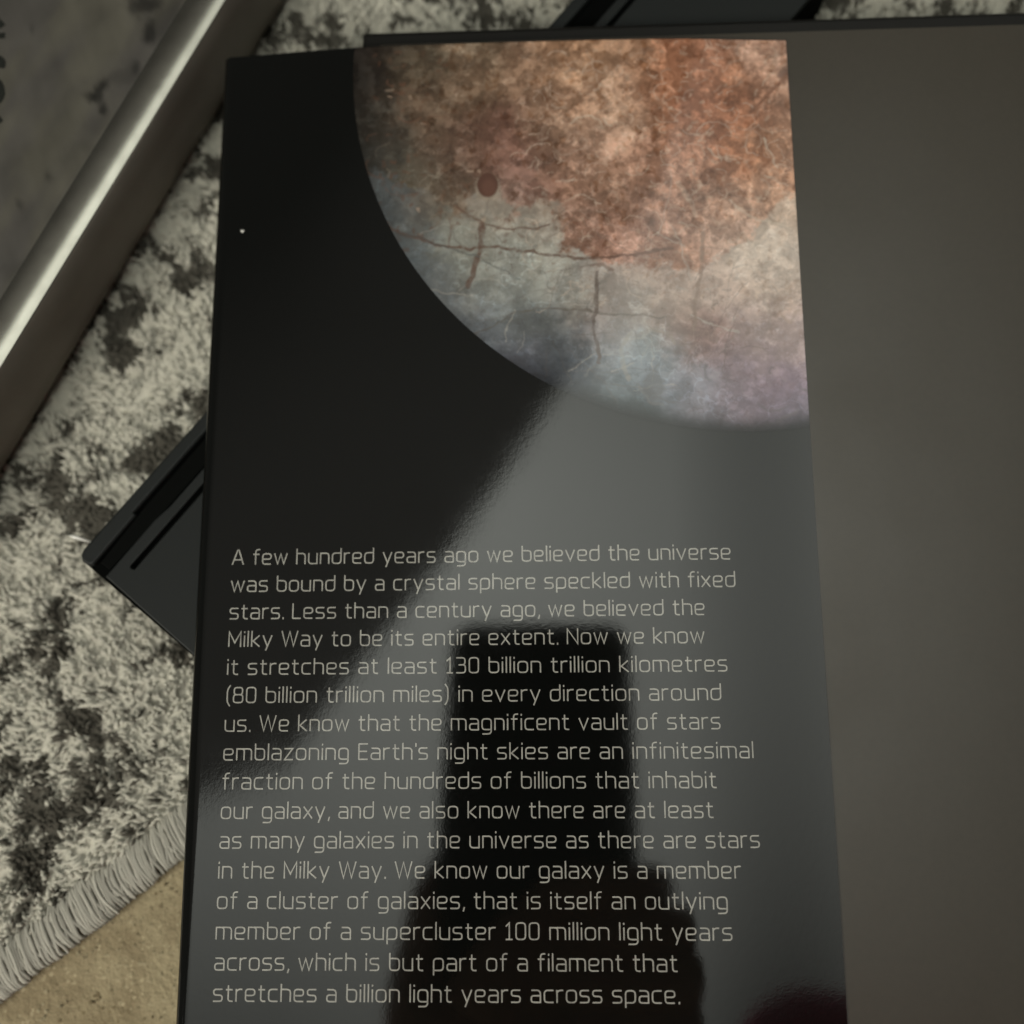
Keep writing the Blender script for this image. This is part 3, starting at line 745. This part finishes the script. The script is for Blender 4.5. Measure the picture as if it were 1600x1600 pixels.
JX = X + 1.1 * (fbm(X / 1.6, Y / 1.6, 3, 350) - .5); JY = Y + 1.1 * (fbm(X / 1.6, Y / 1.6, 3, 351) - .5)
def hairline(pts, w, rgb, amt, grain=.6):
    """a thin mark, worked out only near itself"""
    p_ = np.array(pts); pad = w + 1.0
    r0, r1 = np.searchsorted(yy, [p_[:, 1].min() - pad, p_[:, 1].max() + pad])
    if r1 - r0 < 2: return
    sub = (slice(r0, r1),)
    xs_ = X[r0:r1]; msk = (xs_ > p_[:, 0].min() - pad) & (xs_ < p_[:, 0].max() + pad)
    if not msk.any(): return
    cols_ = np.where(msk.any(0))[0]; c0, c1_ = cols_.min(), cols_.max() + 1
    jx, jy = JX[r0:r1, c0:c1_], JY[r0:r1, c0:c1_]
    best = np.full(jx.shape, 1e9)
    for (x0, y0), (x1, y1) in zip(pts[:-1], pts[1:]):
        dx, dy = x1 - x0, y1 - y0
        t = np.clip(((jx - x0) * dx + (jy - y0) * dy) / (dx * dx + dy * dy + 1e-9), 0, 1)
        best = np.minimum(best, np.hypot(jx - x0 - t * dx, jy - y0 - t * dy))
    k = (1 - sstep(w * .2, w * .75, best)) * amt * np.clip(.35 + grain * 1.6 * (n2[r0:r1, c0:c1_] - .15), 0, 1)
    col[r0:r1, c0:c1_] = col[r0:r1, c0:c1_] * (1 - k[..., None]) + np.array(rgb) * k[..., None]
def arc(cx_, cy_, r, a0, a1, sq=.75, n=7):
    return [(cx_ + r * math.cos(a), cy_ + r * sq * math.sin(a)) for a in np.linspace(a0, a1, n)]
rngm = np.random.default_rng(77)
for i in range(260):
    x_ = rngm.uniform(-36, 52); y_ = rngm.uniform(50, 131)
    warm = (y_ > 92) or (x_ > 5 and y_ > 80)
    a0 = rngm.uniform(0, 6.28); pale = rngm.random() < (.70 if x_ > 0 else .5)
    pts_ = arc(x_, y_, rngm.uniform(.9, 4.2), a0, a0 + rngm.uniform(.7, 2.4))
    if pale: hairline(pts_, rngm.uniform(.22, .5), (.68, .55, .44) if warm else (.42, .40, .37), rngm.uniform(.2, .5) * (1 if x_ > 4 else .25) * (1 if y_ > 78 else .4))
    else: hairline(pts_, rngm.uniform(.22, .5), (.17, .085, .055) if warm else (.13, .125, .12), rngm.uniform(.25, .6))
for i in range(70):                                  # long faint cracks over the pale ice
    x_ = rngm.uniform(-30, 45); y_ = rngm.uniform(52, 95); a = rngm.normal(-.15, .5) + (1.45 if rngm.random() < .4 else 0)
    L_ = rngm.uniform(4, 16); b = rngm.normal(0, .25)
    pts_ = [(x_ + L_ * t * math.cos(a + b * t), y_ + L_ * t * math.sin(a + b * t)) for t in np.linspace(-.5, .5, 6)]
    hairline(pts_, rngm.uniform(.2, .38), (.15, .125, .11) if rngm.random() < .6 else (.52, .49, .44), rngm.uniform(.25, .6))
for i in range(330):                                 # fine pale swirls on the right
    x_ = rngm.uniform(-4, 52); y_ = rngm.uniform(74, 131)
    a0 = rngm.uniform(0, 6.28)
    pts_ = arc(x_, y_, rngm.uniform(.5, 3.0), a0, a0 + rngm.uniform(.6, 2.6), rngm.uniform(.5, 1))
    hairline(pts_, rngm.uniform(.18, .34), (.66, .52, .42), rngm.uniform(.25, .65))
for i in range(420):                                 # dark and pale grains
    x_ = rngm.uniform(-36, 52); y_ = rngm.uniform(84, 131)
    a = rngm.uniform(0, 3.14); L_ = rngm.uniform(.3, 1.1)
    pts_ = [(x_, y_), (x_ + L_ * math.cos(a), y_ + L_ * math.sin(a))]
    if rngm.random() < (.55 if x_ > 8 else .93): hairline(pts_, rngm.uniform(.4, .9), (.13, .065, .04), rngm.uniform(.3, .7))
    else: hairline(pts_, rngm.uniform(.4, .8), (.62, .46, .35), rngm.uniform(.3, .6))

def seg_dist(pts):
    jx = X + 1.25 * (fbm(X / 1.8, Y / 1.8, 4, 350) - .5); jy = Y + 1.25 * (fbm(X / 1.8, Y / 1.8, 4, 351) - .5)
    best = np.full(X.shape, 1e9)
    for (x0, y0), (x1, y1) in zip(pts[:-1], pts[1:]):
        dx, dy = x1 - x0, y1 - y0
        t = np.clip(((jx - x0) * dx + (jy - y0) * dy) / (dx * dx + dy * dy + 1e-9), 0, 1)
        best = np.minimum(best, np.hypot(jx - x0 - t * dx, jy - y0 - t * dy))
    return best
def line(pts, w, rgb, amt):
    """w in mm, full width; mixes towards rgb (albedo)"""
    global col
    k = (1 - sstep(w * .30, w * .75, seg_dist(pts))) * amt * np.clip(0.25 + 1.5 * (n2 - .12), 0, 1)
    k = np.clip(k, 0, 1)[..., None]
    col = col * (1 - k) + np.array(rgb) * k
BR = (.125, .070, .050); GYB = (.085, .088, .085); PALE = (.66, .56, .46)
line([(-32.76, 91.42), (-27.36, 88.72), (-20.68, 86.57), (-14.7, 85.85), (-8.74, 85.99), (-2.15, 84.84), (4.43, 83.55), (10.98, 83.25), (18.2, 83.63), (26.74, 85.09)], .62, BR, .85)
line([(-17.78, 95.32), (-13.78, 92.21), (-9.38, 90.11), (-2.75, 89.93), (1.63, 90.53)], .55, BR, .75)
line([(-12.3, 90.89), (-12.45, 86.22), (-13.52, 82.73), (-14.3, 79.95), (-15.36, 77.47)], 1.05, BR, .85)
line([(-18.98, 92.78), (-19.08, 85.96)], .5, BR, .45)
line([(-12.98, 83.83), (-18.69, 85.95), (-26.03, 88.4), (-31.13, 89.95)], .45, GYB, .6)
line([(-12.45, 82.99), (-7.46, 80.48), (-4.57, 78.88)], .4, GYB, .5)
line([(11.43, 80.03), (10.91, 73.82), (10.26, 68.09), (11.08, 64.28), (11.51, 60.76)], .70, (.13, .10, .085), .9)
line([(-14.7, 67.13), (-9.09, 69.33), (-6.2, 71.46), (-0.97, 72.58), (5.54, 72.29), (13.31, 71.3), (19.11, 70.63), (24.91, 70.09)], .42, (.13, .11, .09), .65)
line([(-15.36, 74.42), (-15.76, 77.2)], .9, GYB, .4)
line([(33.4, 88.56), (32.53, 80.21), (31.22, 73.36), (30.34, 67.25)], .80, (.26, .19, .15), .75)
line([(4.27, 115.06), (9.76, 119.34), (13.91, 123.23), (17.14, 127.48)], .70, (.22, .125, .080), .65)
line([(44.11, 115.28), (48.05, 119.14), (50.58, 121.57), (52.58, 123.89)], .75, (.19, .085, .050), .85)
line([(51.24, 123.93), (53.22, 125.66), (53.32, 118.23)], 1.3, (.14, .095, .085), .6)
line([(6.26, 112.94), (8.31, 114.64), (11.01, 114.7), (12.72, 113.18), (13.24, 112.13)], 0.34, PALE, 0.53)
line([(13.28, 113.9), (14.99, 112.37)], 0.34, PALE, 0.50)
line([(46.6, 109.36), (48.03, 106.42), (49.43, 102.92)], 0.44, PALE, 0.56)
line([(46.83, 101.26), (48.99, 99.77), (51.15, 98.56)], 0.40, PALE, 0.43)
line([(38.93, 95.49), (41.43, 92.86), (44.6, 91.09), (48.48, 90.42), (51.4, 89.22)], 0.56, PALE, 0.46)
line([(4.9, 96.13), (8.63, 97.03), (11.27, 95.96), (11.5, 94.52)], 0.32, PALE, 0.37)
line([(34.83, 107.1), (37.01, 105.3), (37.76, 104.41)], 0.48, PALE, 0.46)
line([(32.89, 108.32), (33.73, 109.46)], 0.48, PALE, 0.37)
line([(11.81, 120.31), (13.47, 121.75)], 0.40, PALE, 0.37)
line([(28.56, 99.34), (30.41, 95.72), (32.24, 92.12)], 1.0, PALE, .28)
line([(5.37, 92.84), (7.84, 90.64)], .8, (.16, .08, .055), .7)
line([(13.8, 91.2), (14.4, 89.06)], 1.2, (.17, .09, .06), .7)
line([(10.29, 81.45), (12.91, 81.8), (14.59, 80.65)], .7, (.2, .13, .10), .7)
line([(17.72, 66.84), (15.97, 64.17), (16.23, 59.46), (17.45, 57.43)], .8, (.36, .345, .31), .6)
line([(19.64, 66.53), (22.26, 67.83), (25.43, 66.68), (26.64, 64.62)], .7, (.36, .31, .26), .5)
line([(26.11, 67.75), (28.65, 66.88), (32.49, 66.52), (34.98, 65.13)], 1.3, (.20, .145, .125), .5)
line([(19.31, 55.4), (21.11, 52.32), (23.64, 51.74)], .5, (.2, .19, .185), .5)
line([(48.27, 70.25), (50.24, 68.85), (52.18, 71.53)], .7, (.42, .32, .26), .6)
line([(39.85, 47.13), (42.96, 46.69), (50.68, 50.2)], .6, (.2, .18, .18), .4)
def spot(px, py, rx, ry, rgb, amt, soft=.12):
    global col
    d = np.hypot((X - px) / rx, (Y - py) / ry)
    k = (1 - sstep(1 - soft, 1 + soft, d)) * amt
    col = col * (1 - k[..., None]) + np.array(rgb) * k[..., None]
for q in [(-11.09, 99.31, 2.47, 2.99, 0.34, 0.27, 0.2, 0.45, 0.2), (-11.08, 99.74, 2.21, 2.73, 0.105, 0.05, 0.036, 0.97, 0.12), (-10.82, 99.16, 1.43, 1.82, 0.15, 0.075, 0.055, 0.8, 0.4), (22.12, 55.61, 2.21, 3.12, 0.125, 0.125, 0.128, 0.65, 0.3), (2.53, 62.29, 3.38, 4.16, 0.055, 0.062, 0.068, 0.45, 0.6), (-1.66, 69.3, 3.9, 2.34, 0.08, 0.085, 0.085, 0.35, 0.6), (20.86, 64.47, 2.86, 2.86, 0.19, 0.215, 0.21, 0.35, 0.4)]:
    spot(q[0], q[1], q[2], q[3], q[4:7], q[7], q[8])
# the picture itself falls off towards the moon's limb
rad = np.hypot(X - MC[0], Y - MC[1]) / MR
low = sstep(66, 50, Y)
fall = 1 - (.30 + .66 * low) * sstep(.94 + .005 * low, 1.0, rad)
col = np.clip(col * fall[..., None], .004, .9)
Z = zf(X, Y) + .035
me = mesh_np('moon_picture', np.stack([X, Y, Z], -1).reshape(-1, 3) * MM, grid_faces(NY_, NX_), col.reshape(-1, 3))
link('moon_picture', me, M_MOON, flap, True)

# ------------------------------------------------------------------ stray white fibre on the rug
def tube(name, pts, rads, m, parent=None, sides=6):
    pts = [Vector(q) for q in pts]; V = []; F = []
    for i, q in enumerate(pts):
        d = (pts[min(i + 1, len(pts) - 1)] - pts[max(i - 1, 0)]).normalized()
        a = d.cross(Vector((0, 0, 1))); a = a.normalized() if a.length > 1e-6 else Vector((1, 0, 0)); b = d.cross(a)
        for j in range(sides):
            t = j / sides * 2 * math.pi
            V.append(tuple(q + (a * math.cos(t) + b * math.sin(t)) * rads[i]))
    for i in range(len(pts) - 1):
        for j in range(sides):
            F.append((i * sides + j, i * sides + (j + 1) % sides, (i + 1) * sides + (j + 1) % sides, (i + 1) * sides + j))
    return link(name, mesh_np(name, V, F), m, parent, True)
h0, h1 = [(-102.68, 27.59), (-98.76, 26.48)]
o = tube('stray_fibre', [(h0[0] * MM, h0[1] * MM, -.0142), ((h0[0] + h1[0]) / 2 * MM, (h0[1] + h1[1]) / 2 * MM + .0001, -.0126), (h1[0] * MM, h1[1] * MM, -.0154)],
         [.00018, .00046, .00022], M_HAIR)
tag(o, 'bright white stray fibre lying on the rug beside the slate case', 'fibre')

# ------------------------------------------------------------------ phone and the person holding it (seen mirrored in the flap)
def PH(u, v, w):
    """phone frame in mm: u right, v up along the screen, w out of the back towards the book"""
    return CW @ Vector((u * MM, v * MM, -w * MM))
phone = empty('phone', (0, 0, 0))
tag(phone, 'black phone held over the book, mirrored dark in the glossy flap', 'phone')
def phone_slab(name, out, w0, w1, m, bev):
    bm = bmesh.new()
    lo = [bm.verts.new(PH(u, v, w0)) for u, v in out]; hi = [bm.verts.new(PH(u, v, w1)) for u, v in out]
    bm.faces.new(lo); bm.faces.new(hi[::-1])
    n = len(out)
    for i in range(n): bm.faces.new((lo[i], hi[i], hi[(i + 1) % n], lo[(i + 1) % n]))
    return bm_obj(name, bm, m, phone)
body_out = rounded([(-39, -130), (30.5, -130), (30.5, 16.8), (-39, 16.8)], 9, 8)
phone_slab('body', body_out, -9.5, -2.0, M_PHONE, 1)
phone_slab('camera_bump', rounded([(-9, -9), (9, -9), (9, 10), (-9, 10)], 6, 6), -2.0, -1.2, M_LENS, .5)

def skin_object(name, nodes, edges, m, parent=None, root=0, sub=2):
    me = bpy.data.meshes.new(name)
    me.from_pydata([tuple(q[0]) for q in nodes], edges, [])
    o = link(name, me, m, parent)
    md = o.modifiers.new('skin', 'SKIN'); md.use_smooth_shade = True
    if not me.skin_vertices: me.skin_vertices.new(name='')
    for i, q in enumerate(nodes):
        me.skin_vertices[0].data[i].radius = (q[1] * MM, q[1] * MM)
    me.skin_vertices[0].data[root].use_root = True
    sb = o.modifiers.new('sub', 'SUBSURF'); sb.levels = sub; sb.render_levels = sub
    return o
nodes = []; edges = []
def nd_(p_, r, link_to=None):
    nodes.append((Vector(p_), r))
    if link_to is not None: edges.append((link_to, len(nodes) - 1))
    return len(nodes) - 1
pel = nd_((-.02, -.72, .22), 130)
wai = nd_((-.02, -.70, .38), 115, pel)
che = nd_((-.02, -.64, .56), 125, wai)
nek = nd_((-.02, -.58, .72), 55, che)
hd0 = nd_((-.02, -.54, .80), 75, nek)
hd1 = nd_((-.02, -.53, .90), 82, hd0)
lsh = nd_((-.19, -.60, .62), 55, che)
lel = nd_((-.16, -.40, .40), 42, lsh)
wr = nd_(PH(-28, -172, -2), 24, lel)
pal = nd_(PH(-20, -128, 10), 22, wr)
pa2 = nd_(PH(-12, -102, 11), 20, pal)
for base_, seq in (((2, -80, 10), [(24, -79, 13), (37, -79, 6), (34, -77, -9)]),
                   ((6, -94, 12), [(32, -92, 16), (47, -92, 7), (41, -90, -10)]),
                   ((5, -108, 12), [(34, -106, 17), (51, -106, 7), (43, -104, -10)]),
                   ((0, -122, 11), [(30, -121, 16), (50, -121, 6), (41, -119, -9)])):
    b_ = nd_(PH(*base_), 10, pa2 if base_[1] > -105 else pal)
    for k, q in enumerate(seq):
        b_ = nd_(PH(*q), (10, 9.6, 7.5)[k], b_)
tb = nd_(PH(-44, -122, 4), 14, pal)
tb = nd_(PH(-43, -98, -3), 8.5, tb)
tb = nd_(PH(-41, -80, -9), 7.5, tb)
tb = nd_(PH(-35, -67, -14), 6, tb)
rsh = nd_((.15, -.60, .62), 55, che)
rel = nd_((.24, -.52, .42), 42, rsh)
rwr = nd_((.20, -.36, .36), 26, rel)
rha = nd_((.18, -.30, .345), 28, rwr)
for hx in (-.10, .09):
    kn = nd_((.150, -.1445, .25) if hx > 0 else (-.22, -.50, .30), 46, pel)
    an = nd_((.15, -.40, .03) if hx > 0 else (-.22, -.68, .03), 34, kn)
    nd_((.15, -.28, -.005) if hx > 0 else (-.22, -.56, -.005), 26, an)
person = skin_object('person', nodes, edges, M_SKIN)
tag(person, 'person in a black top and crimson trousers crouching with a phone over the book', 'person')
def offset_skin(name, idx, m, grow):
    mp = {}; nn_ = []; ee = []
    for i in idx:
        mp[i] = len(nn_); nn_.append((nodes[i][0], nodes[i][1] + grow))
    for a, b in edges:
        if a in mp and b in mp: ee.append((mp[a], mp[b]))
    return skin_object(name, nn_, ee, m, person)
# sleeve ends at the wrist
wr_i = wr
top_idx = [wai, che, lsh, lel, rsh, rel, rwr]
top = offset_skin('top', top_idx, M_TOP, 9)
sl = skin_object('sleeve', [(nodes[lel][0], 52), (PH(-34, -185, -4), 40), (PH(-27, -148, 3), 38)], [(0, 1), (1, 2)], M_TOP, person)
leg_idx = [pel] + [i for i, q in enumerate(nodes) if i > rha and q[1] in (46, 34)]
offset_skin('trousers', leg_idx, M_PINK, 8)
hr = skin_object('hair', [(Vector((-.02, -.575, .82)), 74), (Vector((-.02, -.56, .93)), 84)], [(0, 1)], M_BROWNHAIR, person)
